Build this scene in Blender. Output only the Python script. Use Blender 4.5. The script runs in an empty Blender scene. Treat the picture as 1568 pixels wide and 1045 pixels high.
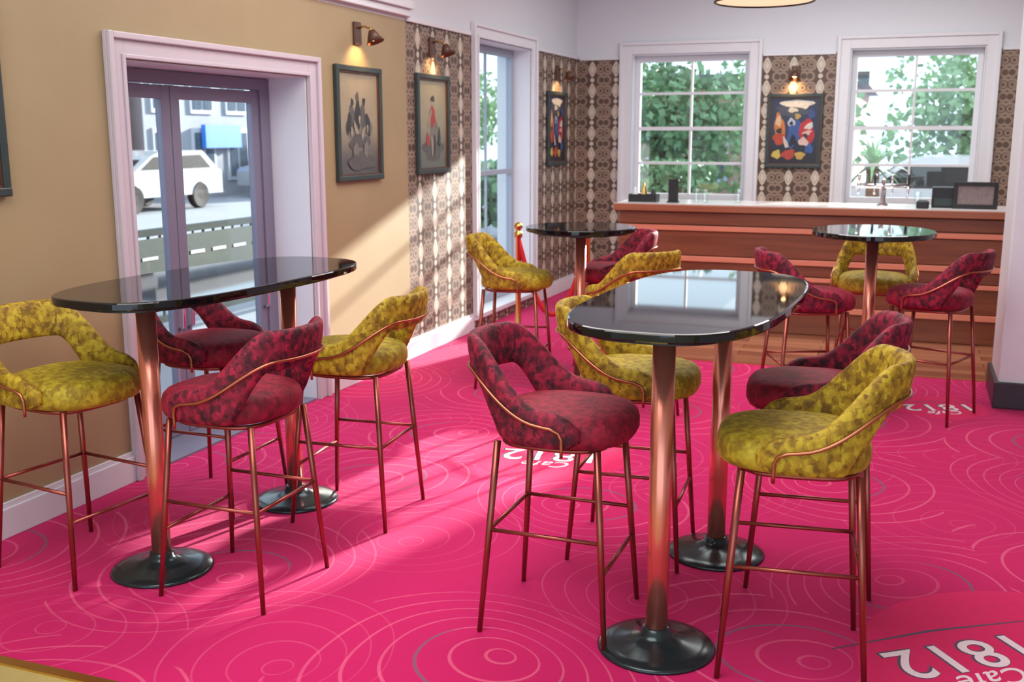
import bpy, bmesh, math, random
from mathutils import Vector, Matrix
random.seed(7)
S=bpy.context.scene
COL=S.collection
# ------------------------------------------------------------ helpers
def sgnpow(v,p): return math.copysign(abs(v)**p,v)
def new_mat(name):
    m=bpy.data.materials.new(name); m.use_nodes=True
    nt=m.node_tree; b=nt.nodes['Principled BSDF']; return m,nt,b
def pmat(name,col,rough=.5,metal=0.0,var=0.0,vscale=8,emit=None,estr=0,coat=0):
    m,nt,b=new_mat(name)
    b.inputs['Base Color'].default_value=(*col,1); b.inputs['Roughness'].default_value=rough
    b.inputs['Metallic'].default_value=metal
    b.inputs['Coat Weight'].default_value=coat
    if emit: b.inputs['Emission Color'].default_value=(*emit,1); b.inputs['Emission Strength'].default_value=estr
    tc=nt.nodes.new('ShaderNodeTexCoord')
    if var>0:
        n=nt.nodes.new('ShaderNodeTexNoise'); n.inputs['Scale'].default_value=vscale; n.inputs['Detail'].default_value=4
        nt.links.new(tc.outputs['Object'],n.inputs['Vector'])
        mx=nt.nodes.new('ShaderNodeMixRGB'); mx.inputs[1].default_value=(*[c*(1-var) for c in col],1); mx.inputs[2].default_value=(*[min(1,c*(1+var)) for c in col],1)
        nt.links.new(n.outputs['Fac'],mx.inputs[0]); nt.links.new(mx.outputs[0],b.inputs['Base Color'])
    return m
def mo(name,verts,faces,mat=None,parent=None,smooth=False):
    me=bpy.data.meshes.new(name); me.from_pydata([tuple(v) for v in verts],[],faces); me.update()
    bm=bmesh.new(); bm.from_mesh(me); bmesh.ops.recalc_face_normals(bm,faces=bm.faces); bm.to_mesh(me); bm.free()
    if smooth:
        for p in me.polygons: p.use_smooth=True
    if mat: me.materials.append(mat)
    o=bpy.data.objects.new(name,me); COL.objects.link(o)
    if parent: o.parent=parent
    return o
def empty(name,loc=(0,0,0),rz=0):
    o=bpy.data.objects.new(name,None); COL.objects.link(o); o.location=loc; o.rotation_euler=(0,0,rz); o.empty_display_size=.1; return o
def boxes(name,bl,mat,parent=None,bevel=0.0,jit=True):
    """bl: list of (x0,x1,y0,y1,z0,z1) -> one mesh"""
    bm=bmesh.new()
    for i,(x0,x1,y0,y1,z0,z1) in enumerate(bl):
        if jit and len(bl)>1:
            q=.0005*(i%6); x0+=q;x1-=q;y0+=q;y1-=q;z0+=q;z1-=q
        r=bmesh.ops.create_cube(bm,size=1.0)
        for v in r['verts']:
            v.co=Vector(((x0+x1)/2+v.co.x*(x1-x0),(y0+y1)/2+v.co.y*(y1-y0),(z0+z1)/2+v.co.z*(z1-z0)))
    if bevel>0: bmesh.ops.bevel(bm,geom=list(bm.edges),offset=bevel,segments=2,profile=.5,affect='EDGES')
    me=bpy.data.meshes.new(name); bm.to_mesh(me); bm.free()
    if mat: me.materials.append(mat)
    o=bpy.data.objects.new(name,me); COL.objects.link(o)
    if parent: o.parent=parent
    return o
def tube_data(pts,r,sides=10,closed=False):
    pts=[Vector(p) for p in pts]; n=len(pts); V=[];F=[]
    rs=r if isinstance(r,(list,tuple)) else [r]*n
    prev=None
    for i,p in enumerate(pts):
        if closed: t=(pts[(i+1)%n]-pts[i-1]).normalized()
        elif i==0: t=(pts[1]-pts[0]).normalized()
        elif i==n-1: t=(pts[-1]-pts[-2]).normalized()
        else: t=(pts[i+1]-pts[i-1]).normalized()
        if prev is None:
            a=Vector((0,0,1)) if abs(t.z)<.9 else Vector((1,0,0)); nrm=t.cross(a).normalized()
        else:
            nrm=(prev-t*prev.dot(t)).normalized()
        prev=nrm; bn=t.cross(nrm)
        for k in range(sides):
            an=2*math.pi*k/sides; V.append(p+rs[i]*(math.cos(an)*nrm+math.sin(an)*bn))
    m=n if closed else n-1
    for i in range(m):
        for k in range(sides):
            a=i*sides+k;b=i*sides+(k+1)%sides;c=((i+1)%n)*sides+(k+1)%sides;d=((i+1)%n)*sides+k
            F.append((a,b,c,d))
    if not closed:
        F.append(tuple(range(sides))); F.append(tuple(range((n-1)*sides,n*sides)))
    return V,F
def merge(lst):
    V=[];F=[]
    for v,f in lst:
        o=len(V); V+=v; F+=[tuple(i+o for i in q) for q in f]
    return V,F
def lathe_data(prof,seg=40,c=(0,0)):
    V=[];F=[]
    for r,z in prof:
        for k in range(seg):
            a=2*math.pi*k/seg; V.append(Vector((c[0]+r*math.cos(a),c[1]+r*math.sin(a),z)))
    for i in range(len(prof)-1):
        for k in range(seg):
            F.append((i*seg+k,i*seg+(k+1)%seg,(i+1)*seg+(k+1)%seg,(i+1)*seg+k))
    F.append(tuple(range(seg))); F.append(tuple(range((len(prof)-1)*seg,len(prof)*seg)))
    return V,F
def N(nt,t,**kw):
    n=nt.nodes.new(t)
    for k,v in kw.items(): setattr(n,k,v)
    return n
def mth(nt,op,a,b=None,c=None,clamp=False):
    n=nt.nodes.new('ShaderNodeMath'); n.operation=op; n.use_clamp=clamp
    for i,x in enumerate((a,b,c)):
        if x is None: continue
        if isinstance(x,(int,float)): n.inputs[i].default_value=x
        else: nt.links.new(x,n.inputs[i])
    return n.outputs[0]
def mix(nt,f,a,b):
    n=nt.nodes.new('ShaderNodeMixRGB')
    for i,x in enumerate((f,a,b)):
        if isinstance(x,(int,float)): n.inputs[i].default_value=x
        elif isinstance(x,tuple): n.inputs[i].default_value=(*x,1)
        else: nt.links.new(x,n.inputs[i])
    return n.outputs[0]
def sstep(nt,x,a,b):
    n=nt.nodes.new('ShaderNodeMapRange'); n.interpolation_type='SMOOTHSTEP'
    nt.links.new(x,n.inputs['Value']); n.inputs['From Min'].default_value=a; n.inputs['From Max'].default_value=b
    return n.outputs[0]
# ------------------------------------------------------------ materials
M_white=pmat('white_paint',(.72,.74,.79),.45,var=.03)
M_casing=pmat('lilac_gloss_paint',(.58,.51,.57),.35,var=.04)
M_ceil=pmat('ceiling_paint',(.80,.80,.82),.8,var=.02)
M_copper=pmat('copper_tube',(.80,.28,.20),.25,.8,var=.12,vscale=3)
M_leg=pmat('bronze_leg',(.34,.09,.07),.3,.85,var=.15,vscale=5)
M_band=pmat('rose_copper',(.50,.18,.10),.28,.9,var=.1)
M_blackmetal=pmat('black_base_metal',(.035,.05,.055),.2,.6,var=.2)
M_blackglass=pmat('black_glass',(.004,.004,.005),.03,0,var=.3)
M_chrome=pmat('chrome',(.75,.75,.75),.12,1,var=.05)
M_brass=pmat('brass',(.75,.5,.15),.25,1,var=.1)
M_black=pmat('black_plastic',(.015,.015,.017),.4,var=.2)
M_doorframe=pmat('grey_aluminium',(.20,.19,.27),.4,.1,var=.06)
M_darkwood=pmat('dark_wood',(.09,.035,.02),.35,var=.4,vscale=12)
M_frame=pmat('picture_frame_paint',(.03,.045,.045),.4,var=.3)
M_foliage=pmat('foliage',(.26,.42,.20),.6,var=.5,vscale=1.5)
M_foliage2=pmat('foliage_dark',(.15,.29,.14),.6,var=.5,vscale=1.5)
M_bark=pmat('bark',(.12,.08,.05),.9,var=.3)
M_red=pmat('red_rope',(.6,.01,.02),.7,var=.2)

def wood_mat(name,c1,c2,rough,scale):
    m,nt,b=new_mat(name)
    g=N(nt,'ShaderNodeNewGeometry'); mp=N(nt,'ShaderNodeMapping'); mp.inputs['Scale'].default_value=scale
    nt.links.new(g.outputs['Position'],mp.inputs[0])
    n=N(nt,'ShaderNodeTexNoise'); n.inputs['Scale'].default_value=3; n.inputs['Detail'].default_value=6
    nt.links.new(mp.outputs[0],n.inputs['Vector'])
    nt.links.new(mix(nt,n.outputs['Fac'],c1,c2),b.inputs['Base Color']); b.inputs['Roughness'].default_value=rough
    return m
M_barwood=wood_mat('bar_walnut',(.12,.03,.014),(.36,.12,.06),.3,(.6,6,10))
M_barstrip=wood_mat('bar_copper_strip',(.75,.23,.15),(.85,.34,.22),.3,(.6,6,6))
M_counter=wood_mat('counter_oak',(.30,.09,.045),(.45,.16,.08),.25,(.6,6,10))

def velvet(name,dark,mid,light,lo=.38,hi=.72,blk=.20):
    m,nt,b=new_mat(name)
    tc=N(nt,'ShaderNodeTexCoord')
    mp=N(nt,'ShaderNodeMapping'); nt.links.new(tc.outputs['Object'],mp.inputs[0]); mp.inputs['Scale'].default_value=(1,1,.8)
    n1=N(nt,'ShaderNodeTexNoise'); n1.inputs['Scale'].default_value=30; n1.inputs['Detail'].default_value=6; n1.inputs['Roughness'].default_value=.6; n1.inputs['Distortion'].default_value=.4
    v=N(nt,'ShaderNodeTexVoronoi'); v.distance='CHEBYCHEV'; v.inputs['Scale'].default_value=58
    nt.links.new(mp.outputs[0],n1.inputs['Vector']); nt.links.new(mp.outputs[0],v.inputs['Vector'])
    s=N(nt,'ShaderNodeSeparateColor'); nt.links.new(v.outputs['Color'],s.inputs[0])
    nl=N(nt,'ShaderNodeTexNoise'); nl.inputs['Scale'].default_value=7; nt.links.new(mp.outputs[0],nl.inputs['Vector'])
    f=mth(nt,'ADD',mth(nt,'ADD',mth(nt,'MULTIPLY',n1.outputs['Fac'],.64),mth(nt,'MULTIPLY',nl.outputs['Fac'],.16)),mth(nt,'MULTIPLY',s.outputs[0],blk))
    r=N(nt,'ShaderNodeValToRGB'); nt.links.new(f,r.inputs[0])
    e=r.color_ramp.elements; e[0].position=lo; e[0].color=(*dark,1); e[1].position=hi; e[1].color=(*light,1)
    x=e.new((lo+hi)/2); x.color=(*mid,1)
    nt.links.new(r.outputs[0],b.inputs['Base Color'])
    b.inputs['Roughness'].default_value=.7; b.inputs['Sheen Weight'].default_value=.4; b.inputs['Sheen Roughness'].default_value=.3
    b.inputs['Sheen Tint'].default_value=(*[min(1,c*1.4+.02) for c in light],1)
    bp=N(nt,'ShaderNodeBump'); bp.inputs['Strength'].default_value=.3; bp.inputs['Distance'].default_value=.005
    nt.links.new(f,bp.inputs['Height']); nt.links.new(bp.outputs[0],b.inputs['Normal'])
    return m
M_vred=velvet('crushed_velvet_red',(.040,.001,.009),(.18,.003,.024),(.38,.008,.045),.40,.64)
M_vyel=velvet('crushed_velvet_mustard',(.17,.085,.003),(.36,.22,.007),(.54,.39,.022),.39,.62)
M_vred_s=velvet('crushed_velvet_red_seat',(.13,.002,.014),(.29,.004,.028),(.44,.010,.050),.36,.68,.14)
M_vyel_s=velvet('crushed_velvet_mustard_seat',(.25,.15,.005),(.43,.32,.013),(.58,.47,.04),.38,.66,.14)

def carpet_mat():
    m,nt,b=new_mat('pink_swirl_carpet')
    g=N(nt,'ShaderNodeNewGeometry')
    sx=N(nt,'ShaderNodeSeparateXYZ'); nt.links.new(g.outputs['Position'],sx.inputs[0])
    cb=N(nt,'ShaderNodeCombineXYZ'); nt.links.new(sx.outputs[0],cb.inputs[0]); nt.links.new(sx.outputs[1],cb.inputs[1])
    nd=N(nt,'ShaderNodeTexNoise'); nd.inputs['Scale'].default_value=1.6; nd.inputs['Detail'].default_value=0
    nt.links.new(cb.outputs[0],nd.inputs['Vector'])
    va=N(nt,'ShaderNodeVectorMath',operation='MULTIPLY_ADD'); nt.links.new(nd.outputs['Color'],va.inputs[0]); va.inputs[1].default_value=(.10,.10,0); nt.links.new(cb.outputs[0],va.inputs[2])
    P=va.outputs[0]
    def layer(scale,off,step,w,ecc,smax):
        mp=N(nt,'ShaderNodeVectorMath',operation='MULTIPLY_ADD'); nt.links.new(P,mp.inputs[0]); mp.inputs[1].default_value=(scale,scale,0); mp.inputs[2].default_value=off
        v=N(nt,'ShaderNodeTexVoronoi'); v.voronoi_dimensions='2D'; v.inputs['Scale'].default_value=1; v.inputs['Randomness'].default_value=.40
        nt.links.new(mp.outputs[0],v.inputs['Vector'])
        q=N(nt,'ShaderNodeVectorMath',operation='SUBTRACT'); nt.links.new(mp.outputs[0],q.inputs[0]); nt.links.new(v.outputs['Position'],q.inputs[1])
        sc=N(nt,'ShaderNodeSeparateColor'); nt.links.new(v.outputs['Color'],sc.inputs[0])
        an=mth(nt,'MULTIPLY',sc.outputs[0],6.283)
        sq=N(nt,'ShaderNodeSeparateXYZ'); nt.links.new(q.outputs[0],sq.inputs[0])
        dotp=mth(nt,'ADD',mth(nt,'MULTIPLY',sq.outputs[0],mth(nt,'COSINE',an)),mth(nt,'MULTIPLY',sq.outputs[1],mth(nt,'SINE',an)))
        ln=mth(nt,'MAXIMUM',v.outputs['Distance'],.001)
        cs=mth(nt,'DIVIDE',dotp,ln)
        s=mth(nt,'DIVIDE',ln,mth(nt,'ADD',1.0,mth(nt,'MULTIPLY',cs,ecc)))
        rr=mth(nt,'DIVIDE',s,step)
        fr=mth(nt,'ABSOLUTE',mth(nt,'SUBTRACT',mth(nt,'FRACT',rr),.5))
        line=mth(nt,'SUBTRACT',1.0,sstep(nt,fr,w*.4,w))
        line=mth(nt,'MULTIPLY',line,mth(nt,'SUBTRACT',1.0,sstep(nt,s,smax*.85,smax)))
        idx=mth(nt,'FLOOR',rr)
        return line,idx,sc.outputs[1],cs,s
    l1,i1,c1,cs1,s1=layer(.92,(0.3,.25,0),.085,.07,.38,.62)
    l2,i2,c2,cs2,s2=layer(.92,(7.8,3.77,0),.09,.045,.32,.50)
    n2=N(nt,'ShaderNodeTexNoise'); n2.inputs['Scale'].default_value=1.3; nt.links.new(cb.outputs[0],n2.inputs['Vector'])
    m1=sstep(nt,n2.outputs['Fac'],.35,.6)
    base=mix(nt,n2.outputs['Fac'],(.46,.006,.115),(.67,.011,.13))
    c=mix(nt,mth(nt,'MULTIPLY',l1,mth(nt,'MULTIPLY_ADD',m1,.24,.18)),base,(.92,.22,.36))
    c=mix(nt,mth(nt,'MULTIPLY',l2,mth(nt,'MULTIPLY_ADD',m1,-.10,.26)),c,(.88,.20,.34))
    isg=mth(nt,'COMPARE',i1,2.0,.4)
    gr=mth(nt,'MULTIPLY',mth(nt,'MULTIPLY',l1,isg),sstep(nt,cs1,-.2,.3))
    c=mix(nt,mth(nt,'MULTIPLY',gr,.85),c,(.14,.09,.16))
    fz=N(nt,'ShaderNodeTexNoise'); fz.inputs['Scale'].default_value=220; nt.links.new(g.outputs['Position'],fz.inputs['Vector'])
    c=mix(nt,mth(nt,'MULTIPLY',fz.outputs['Fac'],.20),c,(.28,.003,.06))
    nt.links.new(c,b.inputs['Base Color']); b.inputs['Roughness'].default_value=1.0
    b.inputs['Specular IOR Level'].default_value=.2
    b.inputs['Sheen Weight'].default_value=.06
    bp=N(nt,'ShaderNodeBump'); bp.inputs['Strength'].default_value=.3; bp.inputs['Distance'].default_value=.004
    nt.links.new(fz.outputs['Fac'],bp.inputs['Height']); nt.links.new(bp.outputs[0],b.inputs['Normal'])
    return m
M_carpet=carpet_mat()

def wall_mat(name,axis,split):
    m,nt,b=new_mat(name)
    g=N(nt,'ShaderNodeNewGeometry'); s=N(nt,'ShaderNodeSeparateXYZ'); nt.links.new(g.outputs['Position'],s.inputs[0])
    h=s.outputs[axis]; z=s.outputs[2]
    PU,PV=.27,.23
    def cell(u,v,offu,offv):
        a=mth(nt,'SUBTRACT',mth(nt,'FRACT',mth(nt,'ADD',mth(nt,'DIVIDE',u,PU),offu)),.5)
        c=mth(nt,'SUBTRACT',mth(nt,'FRACT',mth(nt,'ADD',mth(nt,'DIVIDE',v,PV),offv)),.5)
        return mth(nt,'ABSOLUTE',mth(nt,'MULTIPLY',a,PU)),mth(nt,'MULTIPLY',c,PV)
    a,c=cell(h,z,0,0)
    rad=mth(nt,'ADD',mth(nt,'POWER',mth(nt,'DIVIDE',a,.042),1.5),mth(nt,'POWER',mth(nt,'DIVIDE',mth(nt,'ABSOLUTE',c),.085),1.5))
    leaf=mth(nt,'SUBTRACT',1,sstep(nt,rad,.85,1.05))
    inner=mth(nt,'SUBTRACT',1,sstep(nt,mth(nt,'ABSOLUTE',mth(nt,'SUBTRACT',rad,.45)),.05,.12))
    a2,c2=cell(h,z,0,.5)
    r2=mth(nt,'SQRT',mth(nt,'ADD',mth(nt,'POWER',a2,2),mth(nt,'POWER',c2,2)))
    dot=mth(nt,'SUBTRACT',1,sstep(nt,r2,.020,.027))
    def ringp(offv,cx,R,w,offu=.5):
        a3,c3=cell(h,z,offu,offv)
        r3=mth(nt,'SQRT',mth(nt,'ADD',mth(nt,'POWER',mth(nt,'SUBTRACT',a3,cx),2),mth(nt,'POWER',c3,2)))
        return mth(nt,'SUBTRACT',1,sstep(nt,mth(nt,'ABSOLUTE',mth(nt,'SUBTRACT',r3,R)),w,w*1.7))
    sc=mth(nt,'MAXIMUM',ringp(.0,.036,.052,.009),mth(nt,'MAXIMUM',ringp(.0,.040,.024,.006),ringp(.5,.030,.040,.008)))
    nz=N(nt,'ShaderNodeTexNoise'); nz.inputs['Scale'].default_value=3; nt.links.new(g.outputs['Position'],nz.inputs['Vector'])
    bg=mix(nt,nz.outputs['Fac'],(.075,.045,.033),(.11,.07,.052))
    wp=mix(nt,mth(nt,'MULTIPLY',sc,.8),bg,(.33,.24,.18))
    light=mth(nt,'MULTIPLY',mth(nt,'MAXIMUM',leaf,dot),mth(nt,'SUBTRACT',1.0,mth(nt,'MULTIPLY',inner,.5)))
    wp=mix(nt,mth(nt,'MULTIPLY',light,.92),wp,(.66,.59,.50))
    beige=mix(nt,nz.outputs['Fac'],(.33,.245,.13),(.39,.295,.165))
    f=mth(nt,'GREATER_THAN',h,split)
    col=mix(nt,f,beige,wp)
    col=mix(nt,mth(nt,'GREATER_THAN',z,2.53),col,(.68,.72,.78))
    nt.links.new(col,b.inputs['Base Color'])
    b.inputs['Roughness'].default_value=.5
    return m
M_wl=wall_mat('wall_left_finish',1,7.22)
M_wb=wall_mat('wall_back_finish',0,-50)

def floor_wood():
    m,nt,b=new_mat('plank_floor')
    g=N(nt,'ShaderNodeNewGeometry')
    br=N(nt,'ShaderNodeTexBrick'); br.inputs['Scale'].default_value=1; br.inputs['Brick Width'].default_value=1.2; br.inputs['Row Height'].default_value=.14; br.inputs['Mortar Size'].default_value=.003
    br.inputs['Color1'].default_value=(.22,.07,.035,1); br.inputs['Color2'].default_value=(.42,.17,.09,1); br.inputs['Mortar'].default_value=(.03,.01,.01,1)
    nt.links.new(g.outputs['Position'],br.inputs['Vector']); nt.links.new(br.outputs['Color'],b.inputs['Base Color']); b.inputs['Roughness'].default_value=.3
    return m
M_wfloor=floor_wood()

def glass_mat():
    m=bpy.data.materials.new('window_glass'); m.use_nodes=True; nt=m.node_tree; nt.nodes.clear()
    o=N(nt,'ShaderNodeOutputMaterial'); t=N(nt,'ShaderNodeBsdfTransparent'); t.inputs[0].default_value=(.96,.99,.99,1)
    gl=N(nt,'ShaderNodeBsdfGlossy'); gl.inputs['Roughness'].default_value=.02
    mx=N(nt,'ShaderNodeMixShader'); mx.inputs[0].default_value=.05
    nt.links.new(t.outputs[0],mx.inputs[1]); nt.links.new(gl.outputs[0],mx.inputs[2]); nt.links.new(mx.outputs[0],o.inputs[0])
    return m
M_glass=glass_mat()

# ------------------------------------------------------------ room shell
XL=-3.55; YB=11.5; CE=3.4; TH=.35; XR=4.2; YF=-3.0
def wall_boxes(a0,a1,z0,z1,ops):
    out=[];cur=a0
    for (p,q,r,s) in sorted(ops):
        out.append((cur,p,z0,z1)); 
        if r>z0: out.append((p,q,z0,r))
        if s<z1: out.append((p,q,s,z1))
        cur=q
    out.append((cur,a1,z0,z1)); return out
DO=(4.17,5.82,0.0,2.06); WA=(8.58,9.96,.13,2.52)
W1=(-2.93,-1.665,1.0,2.56); W2=(-.66,.60,1.0,2.56)
boxes('wall_left',[(XL-TH,XL,a,b,c,d) for a,b,c,d in wall_boxes(YF,YB+TH,-.05,CE,[DO,WA])],M_wl,jit=False)
boxes('wall_back',[(a,b,YB,YB+TH,c,d) for a,b,c,d in wall_boxes(XL,XR,-.05,CE,[W1,W2])],M_wb,jit=False)
boxes('wall_right',[(XR,XR+.2,YF,YB+TH,-.05,CE)],M_white)
boxes('ceiling',[(XL-TH,XR+.2,YF,YB+TH,CE,CE+.15)],M_ceil)
boxes('floor_carpet',[(XL,XR,2.42,7.9,-.05,0),(XL,-2.0,7.9,YB,-.05,0)],M_carpet,jit=False)
boxes('floor_wood',[(-1.985,XR,7.915,YB,-.05,-.001)],M_wfloor)
boxes('floor_entrance',[(XL,XR,YF,2.38,-.05,-.002)],pmat('entrance_tan_floor',(.42,.33,.12),.5,var=.15))
boxes('trim_1',[(XL,XR,2.38,2.42,-.03,.006)],M_brass)
boxes('trim_2',[(-2.0,XR,7.9,7.915,-.03,.004),(-2.0,-1.985,7.915,YB,-.03,.004)],M_brass,jit=False)
def bb(name,segs,axis):
    bl=[]
    for a,b in segs:
        if axis=='L':
            bl+= [(XL,XL+.022,a,b,0,.13),(XL,XL+.014,a,b,.128,.155)]
        else: bl+=[(a,b,YB-.022,YB,0,.13),(a,b,YB-.014,YB,.128,.155)]
    return boxes(name,bl,M_white,bevel=.003)
bb('baseboard_left',[(YF,4.05),(5.94,8.45),(10.09,YB-.022)],'L')
bb('baseboard_back',[(XL+.022,XR)],'B')
boxes('trim_3',[(XL,XL+.05,YF,7.22,2.55,2.60),(XL,XL+.08,YF,7.22,2.60,2.66),(XL,XL+.025,7.22,8.42,2.52,2.56),(XL,XL+.025,10.12,YB,2.52,2.56)],M_white,bevel=.006)
boxes('trim_4',[(XL+.03,-3.07,YB-.02,YB,2.51,2.54),(-1.53,-.80,YB-.02,YB,2.51,2.54),(.74,XR,YB-.02,YB,2.51,2.54)],M_white,bevel=.004)
p=empty('white_pillar')
boxes('shaft',[(.60,2.2,7.15,7.75,0.0,CE)],M_white,p,bevel=.01)
boxes('plinth',[(.575,2.225,7.125,7.775,0,.17)],pmat('charcoal_skirting',(.03,.03,.04),.4,var=.2),p,bevel=.008)

# ------------------------------------------------------------ casings
def casing_left(name,a0,a1,z0,z1,w,mat,depth=TH):
    e=empty(name)
    def U(x0,x1,off,wd):
        return [(x0,x1,a0-off-wd,a0-off,z0,z1+off+wd),(x0,x1,a1+off,a1+off+wd,z0,z1+off+wd),(x0,x1,a0-off-.002,a1+off+.002,z1+off,z1+off+wd)]
    boxes('architrave',U(XL,XL+.022,0,w),mat,e,bevel=.004)
    boxes('architrave_outer_mould',U(XL+.02,XL+.045,w*.72,w*.28),mat,e,bevel=.006)
    boxes('architrave_inner_bead',U(XL+.02,XL+.032,0.0,w*.18),mat,e,bevel=.004)
    boxes('reveal_lining',[(XL-depth+.001,XL-.001,a0+.001,a0+.012,z0,z1-.001),(XL-depth+.001,XL-.001,a1-.012,a1-.001,z0,z1-.001),(XL-depth+.001,XL-.001,a0+.012,a1-.012,z1-.012,z1-.001)],M_white,e)
    return e
e=casing_left('door_1',DO[0],DO[1],0,DO[3],.12,M_casing)
xd=XL-.30
y0,y1=DO[0]+.013,DO[1]-.013; ymid=4.86; zt=2.045
boxes('door_frame',[(xd-.04,xd+.04,y0,y0+.04,0,zt),(xd-.04,xd+.04,y1-.10,y1,0,zt),(xd-.04,xd+.04,y0,y1,zt-.07,zt)],M_doorframe,e,bevel=.005)
def leaf(a,b,nm):
    boxes(nm+'_stiles',[(xd-.02,xd+.025,a,a+.075,.012,zt-.075),(xd-.02,xd+.025,b-.075,b,.012,zt-.075),(xd-.02,xd+.025,a+.07,b-.07,.012,.25),(xd-.02,xd+.025,a+.07,b-.07,zt-.15,zt-.075)],M_doorframe,e,bevel=.004)
    boxes(nm+'_glass',[(xd-.003,xd+.003,a+.075,b-.075,.25,zt-.15)],M_glass,e)
leaf(y0+.04,ymid,'leaf_left'); leaf(ymid+.004,y1-.10,'leaf_right')
for yy,nm in ((ymid-.04,'handle_left'),(ymid+.045,'handle_right'),(y1-.14,'handle_jamb')):
    v,f=tube_data([(xd+.03,yy,.62),(xd+.06,yy,.64),(xd+.065,yy,.78),(xd+.06,yy,.86),(xd+.03,yy,.88)],.010,8)
    mo(nm,v,f,M_chrome,e,True)
boxes('threshold',[(XL-TH,XL,y0,y1,-.01,.011)],M_doorframe,e)
e=casing_left('window_1',WA[0],WA[1],WA[2],WA[3],.12,M_white)
boxes('sill_board',[(XL-TH,XL+.03,WA[0]-.12,WA[1]+.12,.09,.131)],M_white,e,bevel=.004)
xs=XL-.20
A0,A1=WA[0]+.013,WA[1]-.013
M_sash=pmat('sash_bluegrey',(.34,.39,.48),.4,var=.04)
boxes('sash',[(xs-.03,xs+.03,A0,A0+.06,.13,2.50),(xs-.03,xs+.03,A1-.06,A1,.13,2.50),(xs-.03,xs+.03,A0,A1,2.44,2.505),(xs-.03,xs+.03,A0,A1,.13,.22),(xs-.02,xs+.03,A0,A1,1.33,1.38),(xs-.015,xs+.015,(A0+A1)/2-.012,(A0+A1)/2+.012,.2,2.45)],M_sash,e,bevel=.003)
boxes('glass',[(xs-.003,xs+.003,A0+.06,A1-.06,.22,2.44)],M_glass,e)
def back_window(name,w):
    e=empty(name); a0,a1,z0,z1=w; cw=.13
    def U(ya,yb,off,wd): return [(a0-off-wd,a0-off,ya,yb,z0-.1,z1+off+wd),(a1+off,a1+off+wd,ya,yb,z0-.1,z1+off+wd),(a0-off-.002,a1+off+.002,ya,yb,z1+off,z1+off+wd)]
    boxes('architrave',U(YB-.022,YB,0,cw),M_white,e,bevel=.004)
    boxes('architrave_mould',U(YB-.045,YB-.02,cw*.72,cw*.28),M_white,e,bevel=.006)
    boxes('sill_board',[(a0-cw,a1+cw,YB-.05,YB+TH,z0-.04,z0)],M_white,e,bevel=.004)
    boxes('reveal',[(a0+.001,a0+.012,YB+.001,YB+TH,z0,z1-.001),(a1-.012,a1-.001,YB+.001,YB+TH,z0,z1-.001),(a0+.012,a1-.012,YB+.001,YB+TH,z1-.012,z1-.001)],M_white,e)
    ys=YB+.17; b0,b1=a0+.013,a1-.013; L=[]
    L+=[(b0,b0+.055,ys-.03,ys+.03,z0,z1-.013),(b1-.055,b1,ys-.03,ys+.03,z0,z1-.013),(b0,b1,ys-.03,ys+.03,z1-.075,z1-.013),(b0,b1,ys-.03,ys+.03,z0,z0+.07)]
    zm=1.775; L.append((b0,b1,ys-.03,ys+.02,zm-.022,zm+.022))
    xm=(b0+b1)/2
    L.append((xm-.014,xm+.014,ys-.02,ys+.02,z0,z1-.02))
    for z in (2.15,1.40): L.append((b0,b1,ys-.02,ys+.02,z-.014,z+.014))
    boxes('sash_bars',L,M_white,e)
    boxes('glass',[(b0+.05,b1-.05,ys-.002,ys+.002,z0+.06,z1-.06)],M_glass,e)
back_window('window_2',W1); back_window('window_3',W2)

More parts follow.
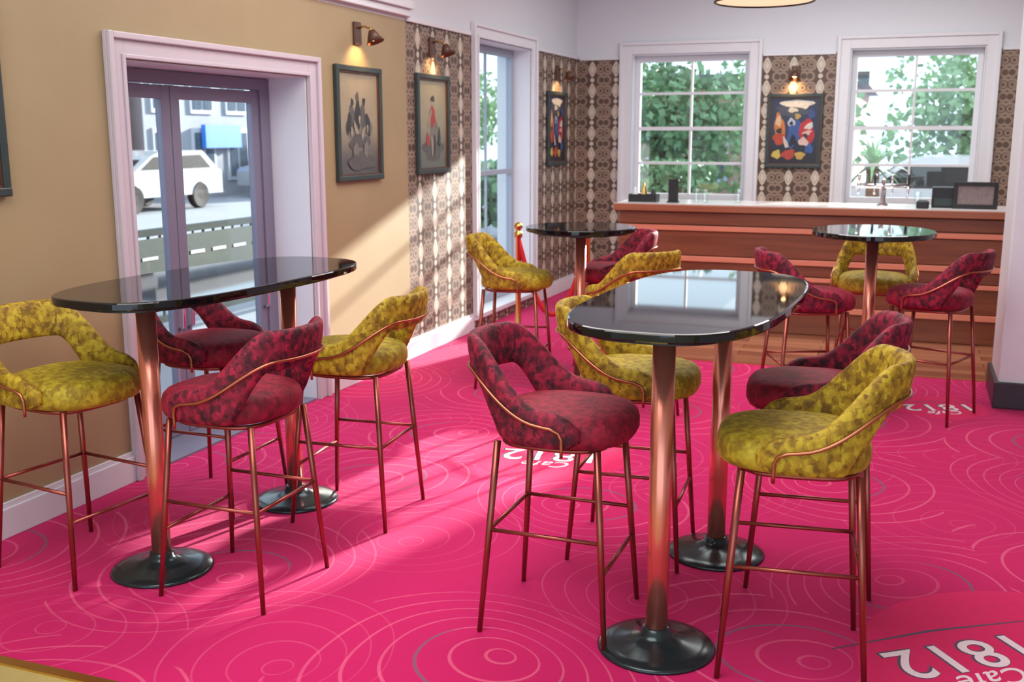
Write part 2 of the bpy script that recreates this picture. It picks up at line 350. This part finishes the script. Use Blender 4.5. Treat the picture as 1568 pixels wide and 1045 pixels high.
# ------------------------------------------------------------ stool
def stool_meshes():
    out={}
    prof=[(.0,.680),(.5,.680),(.86,.683),(.96,.692),(1.0,.712),(1.0,.742),(.975,.765),(.92,.780),(.8,.790),(.6,.797),(.3,.800),(.0,.801)]
    seg=56;V=[];F=[]
    for r,z in prof:
        r=max(r,.002)
        for k in range(seg):
            a=2*math.pi*k/seg; V.append(Vector((.02+.240*r*sgnpow(math.cos(a),.74),.228*r*sgnpow(math.sin(a),.74),z)))
    for i in range(len(prof)-1):
        for k in range(seg): F.append((i*seg+k,i*seg+(k+1)%seg,(i+1)*seg+(k+1)%seg,(i+1)*seg+k))
    F.append(tuple(range(seg)));F.append(tuple(range((len(prof)-1)*seg,len(prof)*seg)))
    out['seat']=(V,F)
    def ss(x): x=max(0,min(1,x)); return x*x*(3-2*x)
    nphi=84; ns=20; V=[];F=[]; PM=math.radians(116)
    def surf(phi,z,n):
        k=max(0,(z-.72)/.33)
        rx=.252+.066*k*max(0,math.cos(phi)); ry=.243+.012*k
        x=-rx*sgnpow(math.cos(phi),.82); y=ry*sgnpow(math.sin(phi),.82)
        d=Vector((-math.cos(phi),math.sin(phi),0))
        return Vector((x,y,z))+d*n
    def tb(phi):
        p=abs(math.degrees(phi))
        top=1.035-.215*ss((p-34)/60)-.03*ss((p-92)/24)
        bot=.885-.190*ss((p-32)/36)
        e=ss((116-p)/10)
        mid=(top+bot)/2; hh=(top-bot)/2*(.55+.45*e)
        return mid,hh
    for i in range(nphi+1):
        phi=-PM+2*PM*i/nphi; mid,hh=tb(phi)
        th=.024*(.6+.4*ss((116-abs(math.degrees(phi)))/10))
        for k in range(ns):
            a=2*math.pi*k/ns
            V.append(surf(phi,mid+hh*sgnpow(math.sin(a),.6),th*sgnpow(math.cos(a),.8)))
    for i in range(nphi):
        for k in range(ns): F.append((i*ns+k,i*ns+(k+1)%ns,(i+1)*ns+(k+1)%ns,(i+1)*ns+k))
    F.append(tuple(range(ns)));F.append(tuple(range(nphi*ns,(nphi+1)*ns)))
    out['backrest']=(V,F)
    pts=[]
    def zt(p): return .770+.155*ss((98-p)/70)
    pts=[surf(math.radians(-103),z,.029) for z in (.675,.70,.735)]
    pts.append(surf(math.radians(-101),.758,.030))
    n=44
    for i in range(n+1):
        p=-96+192*i/n; pts.append(surf(math.radians(p),zt(abs(p)),.030))
    pts.append(surf(math.radians(101),.758,.030))
    pts+=[surf(math.radians(103),z,.029) for z in (.735,.70,.675)]
    out['frame_tube']=tube_data(pts,.0058,8)
    L=[]
    top=.175;bt=.225;zl=.682
    def lp(sx,sy,z):
        f=1-z/zl; r=top+(bt-top)*f; return Vector((sx*r,sy*r,z))
    for sx in(1,-1):
        for sy in(1,-1):
            L.append(tube_data([lp(sx,sy,zl),lp(sx,sy,.35),lp(sx,sy,0)],[.0125,.0115,.009],10))
    for (a,b,z) in (((1,1),(1,-1),.26),((-1,1),(-1,-1),.37),((1,1),(-1,1),.37),((1,-1),(-1,-1),.37)):
        L.append(tube_data([lp(*a,z),lp(*b,z)],.0075,8))
    L.append(tube_data([Vector((.0+.185*sgnpow(math.cos(t),.6),.185*sgnpow(math.sin(t),.6),.674)) for t in [2*math.pi*i/32 for i in range(32)]],.009,8,True))
    out['legs']=merge(L)
    return out
SM=stool_meshes()
MESH={}
def stool(x,y,deg,colr):
    e=empty('bar_stool',(x,y,0),math.radians(deg))
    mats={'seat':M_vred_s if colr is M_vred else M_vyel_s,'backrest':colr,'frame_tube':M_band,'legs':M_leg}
    for k,(v,f) in SM.items():
        key=(k,mats[k].name)
        if key in MESH:
            o=bpy.data.objects.new(k,MESH[key]); COL.objects.link(o); o.parent=e
        else:
            o=mo(k,v,f,mats[k],e,True); MESH[key]=o.data
R_,Y_=M_vred,M_vyel
for a in [(-1.08,3.375,0,R_),(-.28,3.37,187,Y_),(-.29,4.09,186,R_),(-1.0,4.10,3,Y_),
          (-3.06,3.17,-8,Y_),(-2.31,3.22,180,R_),(-2.99,4.0,0,R_),(-2.28,4.07,184,Y_),
          (-2.50,6.70,8,Y_),(-1.57,6.22,140,Y_),(-1.98,7.28,205,R_),
          (-.53,6.48,22,R_),(.17,6.83,158,R_),(-.19,7.42,268,Y_)]:
    stool(*a)
# ------------------------------------------------------------ tables
def plan_top(lx,ly,p,zs,seg=96):
    V=[];F=[]
    for ins,z in zs:
        for k in range(seg):
            a=2*math.pi*k/seg; V.append(Vector(((lx-ins)*sgnpow(math.cos(a),p),(ly-ins)*sgnpow(math.sin(a),p),z)))
    for i in range(len(zs)-1):
        for k in range(seg): F.append((i*seg+k,i*seg+(k+1)%seg,(i+1)*seg+(k+1)%seg,(i+1)*seg+k))
    F.append(tuple(range(seg)));F.append(tuple(range((len(zs)-1)*seg,len(zs)*seg)))
    return V,F
def table(x,y,kind,rot=0,H=1.12,hl=.77):
    e=empty('bar_table',(x,y,0),math.radians(rot))
    zs=[(.012,H-.032),(.002,H-.030),(0,H-.026),(0,H-.006),(.002,H-.002),(.008,H)]
    if kind=='long':
        v,f=plan_top(.34,hl,.66,zs,128); poles=[-.445,.445]
    else:
        v,f=plan_top(.37,.37 if kind=='round' else .45,1.0,zs); poles=[0]
    mo('top',v,f,M_blackglass,e)
    if kind=='long': v,f=plan_top(.29,hl-.05,.66,[(0,H-.045),(0,H-.0325)])
    else: v,f=plan_top(.32,.32,1.0,[(0,H-.045),(0,H-.0325)])
    mo('underframe',v,f,M_black,e)
    for i,py in enumerate(poles):
        v,f=lathe_data([(.037,.05),(.037,.4),(.037,H-.046)],28,(0,py)); mo('pole_%d'%(i+1),v,f,M_copper,e,True)
        v,f=lathe_data([(.075,H-.075),(.08,H-.06),(.08,H-.046)],28,(0,py)); mo('flange_%d'%(i+1),v,f,M_blackmetal,e)
        v,f=lathe_data([(.195,0),(.198,.006),(.19,.014),(.15,.022),(.10,.032),(.065,.046),(.048,.06),(.046,.075),(.036,.078)],48,(0,py)); mo('base_%d'%(i+1),v,f,M_blackmetal,e,True)
table(-.68,3.70,'long',-3,1.14); table(-2.665,3.65,'long',-4,1.125,.755)
table(-.20,6.95,'oval'); table(-2.06,6.80,'round',0,1.10)

# ------------------------------------------------------------ bar
e=empty('bar_counter')
bx0,bx1,by=-2.50,1.6,9.30
boxes('carcass',[(bx0+.05,bx1,by+.04,by+.62,0,1.03)],M_barwood,e)
pan=[];st=[]
for a,b in ((.0,.20),(.25,.46),(.50,.60),(.65,.87),(.92,1.035)): pan.append((bx0+.04,bx1,by,by+.05,a+.002,b-.002))
for a,b in ((.20,.25),(.46,.50),(.60,.65),(.87,.92)): st.append((bx0+.04,bx1,by-.03,by+.045,a+.001,b-.001))
boxes('front_panels',pan,M_barwood,e,bevel=.004); boxes('front_strips',st,M_barstrip,e,bevel=.004)
boxes('worktop',[(bx0,bx1,by-.06,by+.66,1.04,1.10)],M_counter,e,bevel=.006)
boxes('worktop_surface',[(bx0+.005,bx1-.005,by-.055,by+.655,1.10,1.106)],pmat('pale_stone',(.62,.60,.60),.2,var=.08),e)
Z=1.106
def lobj(name,prof,loc,mat,seg=24):
    v,f=lathe_data(prof,seg); o=mo(name,v,f,mat,None,True); o.location=loc; return o
def caddy(x,y):
    e=empty('condiment_caddy',(x,y,Z))
    boxes('tray',[(-.13,.13,-.07,.07,0,.012),(-.13,-.122,-.07,.07,.01,.07),(.122,.13,-.07,.07,.01,.07),(-.13,.13,-.07,-.062,.01,.07),(-.13,.13,.062,.07,.01,.07),(-.045,-.04,-.062,.062,.01,.065),(.04,.045,-.062,.062,.01,.065)],M_black,e)
    for i,(xx,hh) in enumerate(((-.085,.13),(0,.17),(.085,.12))):
        v,f=lathe_data([(.024,.013),(.026,.02),(.026,hh*.6),(.012,hh*.8),(.012,hh)],16,(xx,0)); mo('bottle_%d'%(i+1),v,f,(M_white,M_brass,M_black)[i],e,True)
caddy(-2.28,9.5)
e=empty('menu_holder',(-2.0,9.45,Z)); boxes('foot',[(-.05,.05,-.04,.04,0,.015)],M_black,e); boxes('board',[(-.045,.045,-.008,.008,.015,.21)],M_black,e,bevel=.003)
def glassware(x,y):
    lobj('drinking_glass',[(.028,0),(.030,.004),(.034,.12),(.032,.12),(.027,.008),(.001,.007)],(x,y,Z),M_glass)
for x,y in((-1.82,9.62),(-1.73,9.55),(-1.45,9.66),(.06,9.72)): glassware(x,y)
e=empty('beer_tap',(-.22,9.62,Z))
mo('column',*lathe_data([(.05,0),(.05,.01),(.022,.03),(.022,.22),(.001,.24)],20),M_chrome,e,True)
mo('tap_bar',*tube_data([(-.22,0,.17),(.22,0,.17)],.022,14),M_chrome,e,True)
for i,x in enumerate((-.2,-.07,.07,.2)):
    mo('spout_%d'%(i+1),*tube_data([(x,0,.17),(x,-.06,.16),(x,-.075,.10)],.009,8),M_chrome,e,True)
    mo('handle_%d'%(i+1),*tube_data([(x,-.02,.18),(x,-.03,.27)],[.008,.014],8),(M_black if i%2 else M_chrome),e,True)
e=empty('card_terminal',(.10,9.45,Z)); boxes('body',[(-.05,.05,-.08,.08,0,.06)],M_black,e,bevel=.012); boxes('screen',[(-.035,.035,.01,.06,.06,.065)],M_frame,e)
e=empty('till_box',(.27,9.62,Z)); boxes('body',[(-.10,.10,-.09,.09,0,.17)],M_black,e,bevel=.01); boxes('drawer',[(-.08,.08,-.096,-.088,.02,.08)],M_frame,e)
e=empty('framed_menu_stand',(.50,9.48,Z))
boxes('frame',[(-.17,.17,-.012,.012,0,.035),(-.17,.17,-.012,.012,.185,.22),(-.17,-.135,-.012,.012,.033,.187),(.135,.17,-.012,.012,.033,.187)],M_black,e,bevel=.003)
boxes('card',[(-.135,.135,-.004,.004,.035,.185)],pmat('printed_card',(.22,.17,.17),.6,var=.5,vscale=40),e)
boxes('foot',[(-.10,.10,0,.07,0,.01)],M_darkwood,e)

# ------------------------------------------------------------ pictures
def vgrad(name,top,bot,z0,z1,var=.25):
    m,nt,b=new_mat(name); g=N(nt,'ShaderNodeTexCoord'); s=N(nt,'ShaderNodeSeparateXYZ'); nt.links.new(g.outputs['Object'],s.inputs[0])
    n=N(nt,'ShaderNodeTexNoise'); n.inputs['Scale'].default_value=9; n.inputs['Detail'].default_value=5; nt.links.new(g.outputs['Object'],n.inputs['Vector'])
    f=sstep(nt,mth(nt,'ADD',s.outputs[2],mth(nt,'MULTIPLY_ADD',n.outputs['Fac'],.12,-.06)),z0,z1)
    c=mix(nt,f,bot,top); c=mix(nt,mth(nt,'MULTIPLY',n.outputs['Fac'],var),c,(.02,.02,.02))
    nt.links.new(c,b.inputs['Base Color']); b.inputs['Roughness'].default_value=.3; return m
CM={}
def cmat(c):
    if c not in CM: CM[c]=pmat('print_ink_%d'%len(CM),c,.35,var=.35,vscale=30)
    return CM[c]
def blobs(parent,shapes,ox=.0124):
    for i,(cy,cz,ry,rz_,ang,c) in enumerate(shapes):
        V=[];n=24;ca,sa=math.cos(math.radians(ang)),math.sin(math.radians(ang))
        for k in range(n):
            t=2*math.pi*k/n; w=1+.14*math.sin(3*t+i)+.09*math.sin(5*t+2*i)
            a,b_=ry*w*math.cos(t),rz_*w*math.sin(t); V.append(Vector((ox+.0004*i,cy+a*ca-b_*sa,cz+a*sa+b_*ca)))
        mo('printed_shape_%d'%(i+1),V,[tuple(range(n))],cmat(c),parent)
D1=(.03,.03,.035);D2=(.09,.085,.08);G1=(.17,.16,.14);P1=(.30,.27,.21);RD=(.35,.03,.03);W_=(.55,.53,.48)
crowd=[(0,-.07,.17,.14,0,G1),(-.09,.04,.035,.09,8,D2),(-.09,.14,.02,.026,0,D1),(-.02,.06,.04,.11,-5,D1),(-.02,.18,.022,.028,0,D2),(.06,.04,.035,.10,10,D2),(.07,.15,.02,.026,0,D1),(.12,.0,.03,.08,15,D1),(-.14,.0,.03,.07,-15,D1),(.0,-.12,.15,.045,5,D2),(-.05,-.03,.02,.05,30,P1),(.05,-.06,.018,.05,-25,P1),(.0,.03,.015,.03,0,P1),(.11,-.03,.012,.03,0,P1),(-.11,-.05,.015,.03,0,P1),(.02,-.25,.19,.06,0,D2),(-.06,-.17,.04,.04,0,G1),(.08,-.17,.03,.05,0,G1)]
lady=[(0,-.20,.19,.08,0,D2),(0,-.04,.06,.17,3,G1),(0,.06,.045,.08,0,RD),(0,.17,.028,.034,0,P1),(0,.195,.036,.022,0,D1),(-.06,.04,.014,.08,-25,P1),(.06,.04,.014,.08,25,P1),(-.02,-.16,.018,.08,4,P1),(.03,-.16,.018,.08,-4,D1),(-.1,-.12,.03,.05,0,RD),(.11,-.1,.025,.07,0,D1)]
cols=[(.02,.27,.16,.05,0,W_),(-.02,.20,.18,.05,-4,(.05,.06,.09)),(-.02,.215,.05,.025,0,(.5,.48,.42)),(-.15,.05,.055,.12,8,(.45,.15,.03)),(-.16,.10,.03,.055,0,(.55,.38,.22)),(-.15,.0,.03,.03,0,(.02,.02,.03)),(-.15,-.08,.06,.06,0,(.42,.05,.02)),(.0,-.02,.07,.15,-12,(.03,.08,.26)),(-.01,-.10,.03,.06,-12,(.01,.01,.02)),(-.03,.09,.04,.04,0,(.35,.40,.50)),(-.03,.08,.018,.02,0,(.01,.01,.02)),(.13,.0,.075,.12,12,(.42,.02,.03)),(.15,.05,.045,.03,30,W_),(.13,-.02,.045,.025,20,(.60,.40,.36)),(.12,-.05,.02,.03,30,(.02,.02,.03)),(.10,-.11,.055,.04,-20,(.60,.42,.38)),(.16,-.18,.04,.05,0,(.03,.09,.3)),(-.17,-.24,.045,.045,0,(.50,.40,.08)),(-.05,-.24,.07,.05,10,(.40,.05,.03)),(.07,-.25,.05,.04,0,(.45,.30,.07)),(.03,.15,.03,.03,0,(.35,.25,.08)),(.17,.17,.035,.05,0,(.03,.06,.20)),(-.08,-.12,.02,.06,20,(.55,.5,.45))]
def picture(loc,rz,w,h,kind,fr=M_frame):
    e=empty('framed_picture',loc,rz); d=.035; t=.038
    boxes('frame',[(0,d,-w/2,w/2,-h/2,-h/2+t),(0,d,-w/2,w/2,h/2-t,h/2),(0,d,-w/2,-w/2+t,-h/2+.02,h/2-.02),(0,d,w/2-t,w/2,-h/2+.02,h/2-.02)],fr,e,bevel=.006)
    t2=t+.01
    boxes('inner_slip',[(0,d*.7,-w/2+t,w/2-t,-h/2+t-.002,-h/2+t2),(0,d*.7,-w/2+t,w/2-t,h/2-t2,h/2-t+.002),(0,d*.7,-w/2+t-.002,-w/2+t2,-h/2+t2,h/2-t2),(0,d*.7,w/2-t2,w/2-t+.002,-h/2+t2,h/2-t2)],M_darkwood,e)
    bgm={'crowd':ART1,'lady':ART2,'col':ART3}[kind]
    boxes('print',[(0,.012,-w/2+t2,w/2-t2,-h/2+t2,h/2-t2)],bgm,e)
    blobs(e,{'crowd':crowd,'lady':lady,'col':cols}[kind])
ART1=vgrad('faded_crowd_print',(.36,.31,.21),(.10,.10,.10),-.28,.02)
ART2=vgrad('figure_print',(.34,.32,.22),(.14,.15,.13),-.30,.05)
ART3=vgrad('dark_abstract_print',(.02,.03,.08),(.01,.01,.02),-.3,.1)
picture((XL,6.46,1.777),0,.63,.76,'crowd')
picture((XL,7.65,1.785),0,.60,.76,'lady')
picture((XL,10.74,1.77),0,.62,.76,'col')
picture((XL,3.10,1.85),0,.64,.80,'crowd')
picture((-1.18,YB,1.745),-math.pi/2,.57,.76,'col')
def sconce(loc,rz):
    e=empty('wall_sconce',loc,rz)
    boxes('backplate',[(0,.022,-.045,.045,-.075,.075)],M_darkwood,e,bevel=.006)
    mo('arm',*tube_data([(.02,0,.035),(.06,0,.045),(.11,0,.03),(.125,0,.0)],.007,8),M_brass,e,True)
    v,f=lathe_data([(.018,.02),(.022,.015),(.062,-.065),(.058,-.065),(.018,.008),(.012,.008)],24)
    o=mo('shade',v,f,M_darkwood,e,True); o.location=(.125,0,.0); o.rotation_euler=(0,-.35,0)
    v,f=lathe_data([(.006,.0),(.022,-.015),(.024,-.035),(.012,-.05),(.002,-.053)],16)
    o=mo('bulb',v,f,pmat('warm_bulb',(1,.8,.5),.4,emit=(1,.62,.25),estr=12),e,True); o.location=(.122,0,.0)
    ld=bpy.data.lights.new('sconce_light','SPOT'); ld.energy=10; ld.color=(1,.60,.25); ld.spot_size=math.radians(120); ld.spot_blend=.7; ld.shadow_soft_size=.03
    l=bpy.data.objects.new('sconce_light',ld); COL.objects.link(l); l.parent=e; l.location=(.10,0,-.06); l.rotation_euler=(0,.6,0)
for loc,rz in (((XL,6.47,2.37),0),((XL,7.66,2.37),0),((XL,10.78,2.34),0),((-1.19,YB,2.33),-math.pi/2)): sconce(loc,rz)
e=empty('drum_pendant_lamp',(-.94,7.0,0))
v,f=lathe_data([(.30,2.53),(.305,2.53),(.305,2.72),(.30,2.72)],48); mo('shade',v,f,pmat('cream_shade',(.8,.7,.5),.7,emit=(1,.8,.5),estr=.8),e,True)
mo('rim',*tube_data([(.305*math.cos(t),.305*math.sin(t),2.528) for t in [2*math.pi*i/48 for i in range(48)]],.008,8,True),M_black,e,True)
v,f=lathe_data([(.001,2.535),(.299,2.54),(.299,2.545),(.001,2.545)],48); mo('diffuser',v,f,pmat('lamp_diffuser',(1,.9,.7),.5,emit=(1,.9,.75),estr=3),e,True)
mo('rod',*tube_data([(0,0,2.7),(0,0,CE)],.008,8),M_black,e,True)
e=empty('rope_barrier')
def post(x,y,i):
    v,f=lathe_data([(.15,0),(.15,.015),(.13,.03),(.03,.045),(.022,.06),(.022,.90),(.032,.905),(.032,.945),(.02,.95),(.02,.965),(.035,.985),(.035,1.0),(.02,1.02),(.002,1.025)],24,(x,y)); mo('post_%d'%i,v,f,M_brass,e,True)
pa=Vector((-2.90,7.86,.90)); pb=Vector((-2.38,8.05,.90))
post(pa.x,pa.y,1); post(pb.x,pb.y,2)
pts=[]
for i in range(25):
    t=i/24; p=pa.lerp(pb,t); p.z=.90-.62*(1-(2*t-1)**2); pts.append(p)
mo('rope',*tube_data(pts,.02,10),M_red,e,True)

# ------------------------------------------------------------ carpet medallions
M_med=pmat('medallion_coral',(.64,.011,.11),1.0,var=.10,vscale=30)
M_txt=pmat('medallion_cream',(.78,.66,.70),.9,var=.1,vscale=60)
M_gry=pmat('medallion_grey',(.10,.06,.11),.9,var=.1)
def text_obj(name,s,size,off,mat,parent,loc,rz,z,shear=0):
    cu=bpy.data.curves.new(name,'FONT'); cu.body=s; cu.size=size; cu.align_x='CENTER'; cu.align_y='CENTER'; cu.offset=off; cu.extrude=.0001; cu.shear=shear; cu.space_character=1.08
    o=bpy.data.objects.new(name,cu); COL.objects.link(o); cu.materials.append(mat); o.parent=parent; o.location=(loc[0],loc[1],z); o.rotation_euler=(0,0,rz); return o
def medallion(x,y,deg,r,dx=0,dy=0,sz=.26):
    e=empty('carpet_medallion',(x,y,0),math.radians(deg))
    v,f=lathe_data([(r,0),(r,.0004)],64); o=mo('disc',v,f,M_med,e); o.location=Matrix.Rotation(-math.radians(deg),3,'Z')@Vector((dx,dy,0))
    text_obj('numerals','1812',sz,.002,M_txt,e,(0,0),0,.0010)
    text_obj('numerals_outline','1812',sz,.008,M_gry,e,(.003,-.003),0,.0006)
    text_obj('script','Cafe',sz*.5,.001,M_txt,e,(0.0,sz*.6),0,.0010,.4)
    k=sz/.26
    V=[Vector((a*k,b_*k,.0008)) for a,b_ in ((-.40,-.150),(0,-.170),(.40,-.150),(.40,-.156),(0,-.185),(-.40,-.156))]
    mo('swash',V,[(0,1,4,5),(1,2,3,4)],M_gry,e)
medallion(.27,3.56,216,.66,.32,-.05); medallion(.26,7.03,200,.29,0,0,.22); medallion(-1.72,5.19,190,.42)

# ------------------------------------------------------------ outside world
boxes('ground',[(-60,-3.9,-20,60,-.15,-.06),(-3.9,60,YB+TH,60,-.15,-.06)],pmat('pavement',(.28,.30,.34),.8,var=.12,vscale=.6),jit=False)
def building(name,x0,x1,y0,y1,h,col,side,nx,nz,trimc=(.50,.52,.58)):
    e=empty(name); boxes('walls',[(x0,x1,y0,y1,-.06,h)],pmat(name+'_render',col,.8,var=.15,vscale=1),e)
    boxes('roof',[(x0-.3,x1+.3,y0-.3,y1+.3,h,h+.35)],pmat(name+'_roof',(.10,.10,.12),.7,var=.2),e)
    L=[];G=[]
    for i in range(nx):
        for k in range(nz):
            z0=.4+k*1.9
            if side=='x':
                w=(y1-y0)/nx; c=y0+(i+.5)*w; L.append((x1,x1+.06,c-w*.32,c+w*.32,z0,z0+1.5)); G+=[(x1+.05,x1+.08,c-w*.26,c-w*.03,z0+.12,z0+1.38),(x1+.05,x1+.08,c+w*.03,c+w*.26,z0+.12,z0+1.38)]
            else:
                w=(x1-x0)/nx; c=x0+(i+.5)*w; L.append((c-w*.28,c+w*.28,y0-.06,y0,z0,z0+1.5)); G+=[(c-w*.22,c-w*.02,y0-.08,y0-.05,z0+.12,z0+1.38),(c+w*.02,c+w*.22,y0-.08,y0-.05,z0+.12,z0+1.38)]
    boxes('window_surrounds',L,pmat(name+'_trim',trimc,.6,var=.05),e); boxes('window_panes',G,pmat(name+'_panes',(.07,.10,.14),.15,var=.3),e)
building('terrace_building',-26,-19,2,22.5,4.2,(.30,.14,.11),'x',14,2)
building('shop_building',-26,-19,23,46,4.6,(.30,.32,.37),'x',14,2)
building('brick_house',-9,-1.5,30,38,3.0,(.45,.26,.23),'y',5,1)
building('stone_house',2,13,27,34,3.0,(.45,.43,.44),'y',6,1)
boxes('shop_sign',[(-18.9,-18.75,25.3,27.0,1.35,2.0)],pmat('blue_sign',(.03,.22,.75),.5,var=.1))
e=empty('terrace_railing')
L=[(-6.05,-6.0,2,14,.86,.92),(-6.05,-6.0,2,14,.10,.16)]; 
for i in range(80): L.append((-6.035,-6.015,2+i*.15,2.02+i*.15,.1,.9))
boxes('rails',L,pmat('dark_green_paint',(.01,.03,.03),.4,var=.2),e)
boxes('panel',[(-5.995,-5.985,2,14,.3,.84)],pmat('green_banner',(.010,.038,.035),.6,var=.3),e)
boxes('white_lettering',[(-5.984,-5.978,2+i*.32,2.2+i*.32,.66,.69) for i in range(37)],M_white,e)
def van(x,y,deg,col,h=1.9,l=4.6,nm='parked_van'):
    e=empty(nm,(x,y,-.06),math.radians(deg))
    pr=[(0,.35),(0,.75),(.12,.85),(.95,.95),(1.55,h-.1),(1.9,h),(l-.75,h),(l-.15,h-.45),(l,h-.5),(l,.35)]
    V=[Vector((p[0]-l/2,s*.9,p[1])) for s in(-1,1) for p in pr]; n=len(pr)
    F=[tuple(range(n)),tuple(range(n,2*n))]+[(i,(i+1)%n,n+(i+1)%n,n+i) for i in range(n)]
    mo('body',V,F,pmat('car_paint',col,.25,var=.03,coat=.5),e)
    wd=[(1.15,.98),(1.62,h-.13),(l-.85,h-.10),(l-.45,.98)]; ws=((.97,.98),(1.5,h-.14))
    for s in(-1,1):
        mo('side_window',[Vector((p[0]-l/2,s*.905,p[1])) for p in wd],[(0,1,2,3)],M_black,e)
    (wa,za),(wb,zb)=ws
    mo('windscreen',[Vector((wa-l/2-.01,-.75,za)),Vector((wa-l/2-.01,.75,za)),Vector((wb-l/2-.01,.7,zb)),Vector((wb-l/2-.01,-.7,zb))],[(0,1,2,3)],M_black,e)
    for i,(wx,wy) in enumerate(((.9,-.82),(.9,.82),(l-.9,-.82),(l-.9,.82))):
        v,f=lathe_data([(.12,-.09),(.30,-.10),(.33,-.07),(.33,.07),(.30,.10),(.12,.09)],24); o=mo('wheel_%d'%i,v,f,M_black,e); o.location=(wx-l/2,wy,.33); o.rotation_euler=(math.pi/2,0,0)
van(-17.3,20.6,90,(.60,.62,.65),1.40,4.2,'parked_car'); van(-17.3,28,90,(.25,.28,.32),1.45,4.2,'parked_car')
van(.4,18.0,0,(.55,.57,.60),1.45,4.2,'parked_car')
def tree(x,y,h,r,mat,n=2600,nm='leafy_tree'):
    e=empty(nm,(x,y,-.06))
    mo('trunk',*tube_data([(0,0,0),(.05,.03,h*.35),(0,0,h*.6)],[.16,.12,.07],8),M_bark,e,True)
    V=[];F=[]
    blobs=[(Vector((random.uniform(-.6,.6)*r,random.uniform(-.6,.6)*r,h*random.uniform(.35,.85))),r*random.uniform(.4,.65)) for _ in range(12)]
    for i in range(n):
        c,br=random.choice(blobs); d=Vector((random.gauss(0,1),random.gauss(0,1),random.gauss(0,1))).normalized()*br*random.uniform(.75,1.05); p=c+d
        p.z=min(max(p.z,.3),h)
        s=random.uniform(.06,.13); a=Vector((random.gauss(0,1),random.gauss(0,1),random.gauss(0,1))).normalized()*s; b=a.cross(Vector((random.gauss(0,1),random.gauss(0,1),random.gauss(0,1)))).normalized()*s*.7
        k=len(V); V+=[p-a,p-b,p+a,p+b]; F.append((k,k+1,k+2,k+3))
    mo('foliage',V,F,mat,e)
for x,y,h,r,m in [(-6.8,23,3.6,1.7,M_foliage),(-4.9,21.5,3.4,1.5,M_foliage2),(-2.6,24,3.8,1.8,M_foliage),(.9,24,3.5,1.5,M_foliage),(4.4,24,3.8,1.8,M_foliage2),(-16.2,38,4,2,M_foliage),(-16.6,16,2.2,1.1,M_foliage2)]: tree(x,y,h,r,m)
for x in (-6,-3.6): tree(x-.3,16.8,1.3,1.0,M_foliage2,1500,'garden_hedge')
def palm(x,y,h):
    e=empty('garden_palm',(x,y,-.06)); mo('trunk',*tube_data([(0,0,0),(.03,0,h*.5),(0,0,h)],[.12,.1,.09],10),M_bark,e,True)
    V=[];F=[]
    for i in range(46):
        az=random.uniform(0,6.28); el=random.uniform(-.3,1.3); L=random.uniform(.45,.7); d=Vector((math.cos(az)*math.cos(el),math.sin(az)*math.cos(el),math.sin(el))); s=Vector((-math.sin(az),math.cos(az),0))
        k=len(V)
        for j in range(6):
            t=j/5; p=Vector((0,0,h))+d*L*t+Vector((0,0,-.25*t*t)); w=.035*(1-t)+.004; V+=[p-s*w,p+s*w]
        for j in range(5): F.append((k+2*j,k+2*j+1,k+2*j+3,k+2*j+2))
    mo('fronds',V,F,M_foliage,e)
palm(-.5,15.2,1.35)

# ------------------------------------------------------------ light
w=bpy.data.worlds.new('world'); S.world=w; w.use_nodes=True
bg=w.node_tree.nodes['Background']; bg.inputs[0].default_value=(.70,.85,1.0,1); bg.inputs[1].default_value=2.2
sd=bpy.data.lights.new('sun','SUN'); sd.energy=17; sd.color=(1,.93,.85); sd.angle=math.radians(1.2)
so=bpy.data.objects.new('sun',sd); COL.objects.link(so)
d=Vector((-.29,-.957,-.275)).normalized(); so.rotation_euler=d.to_track_quat('-Z','Y').to_euler(); so.location=(5,20,8)
def area(name,loc,sx,sy,e,col=(1,.96,.92),rot=(0,0,0)):
    ld=bpy.data.lights.new(name,'AREA'); ld.shape='RECTANGLE'; ld.size=sx; ld.size_y=sy; ld.energy=e; ld.color=col
    o=bpy.data.objects.new(name,ld); COL.objects.link(o); o.location=loc; o.rotation_euler=rot
area('added_ceiling_fill_1',(-1.6,1.5,3.35),2.5,2.5,105)  # three unseen area lights, added near the ceiling to brighten the interior
area('added_ceiling_fill_2',(-1.5,5.5,3.35),2.5,2.5,105)
area('added_ceiling_fill_3',(-.5,9.3,3.35),3,1.5,100)

cd=bpy.data.cameras.new('camera'); cam=bpy.data.objects.new('camera',cd); COL.objects.link(cam); S.camera=cam
cd.sensor_width=36; cd.lens=36*1610/1568
cam.location=(0,0,1.7); cam.rotation_euler=(math.radians(90-11.07),0,math.radians(20.6))
cd.dof.use_dof=True; cd.dof.focus_distance=3.8; cd.dof.aperture_fstop=4.0
cd.clip_start=.05
S.view_settings.view_transform='Standard'; S.view_settings.look='None'; S.view_settings.exposure=0
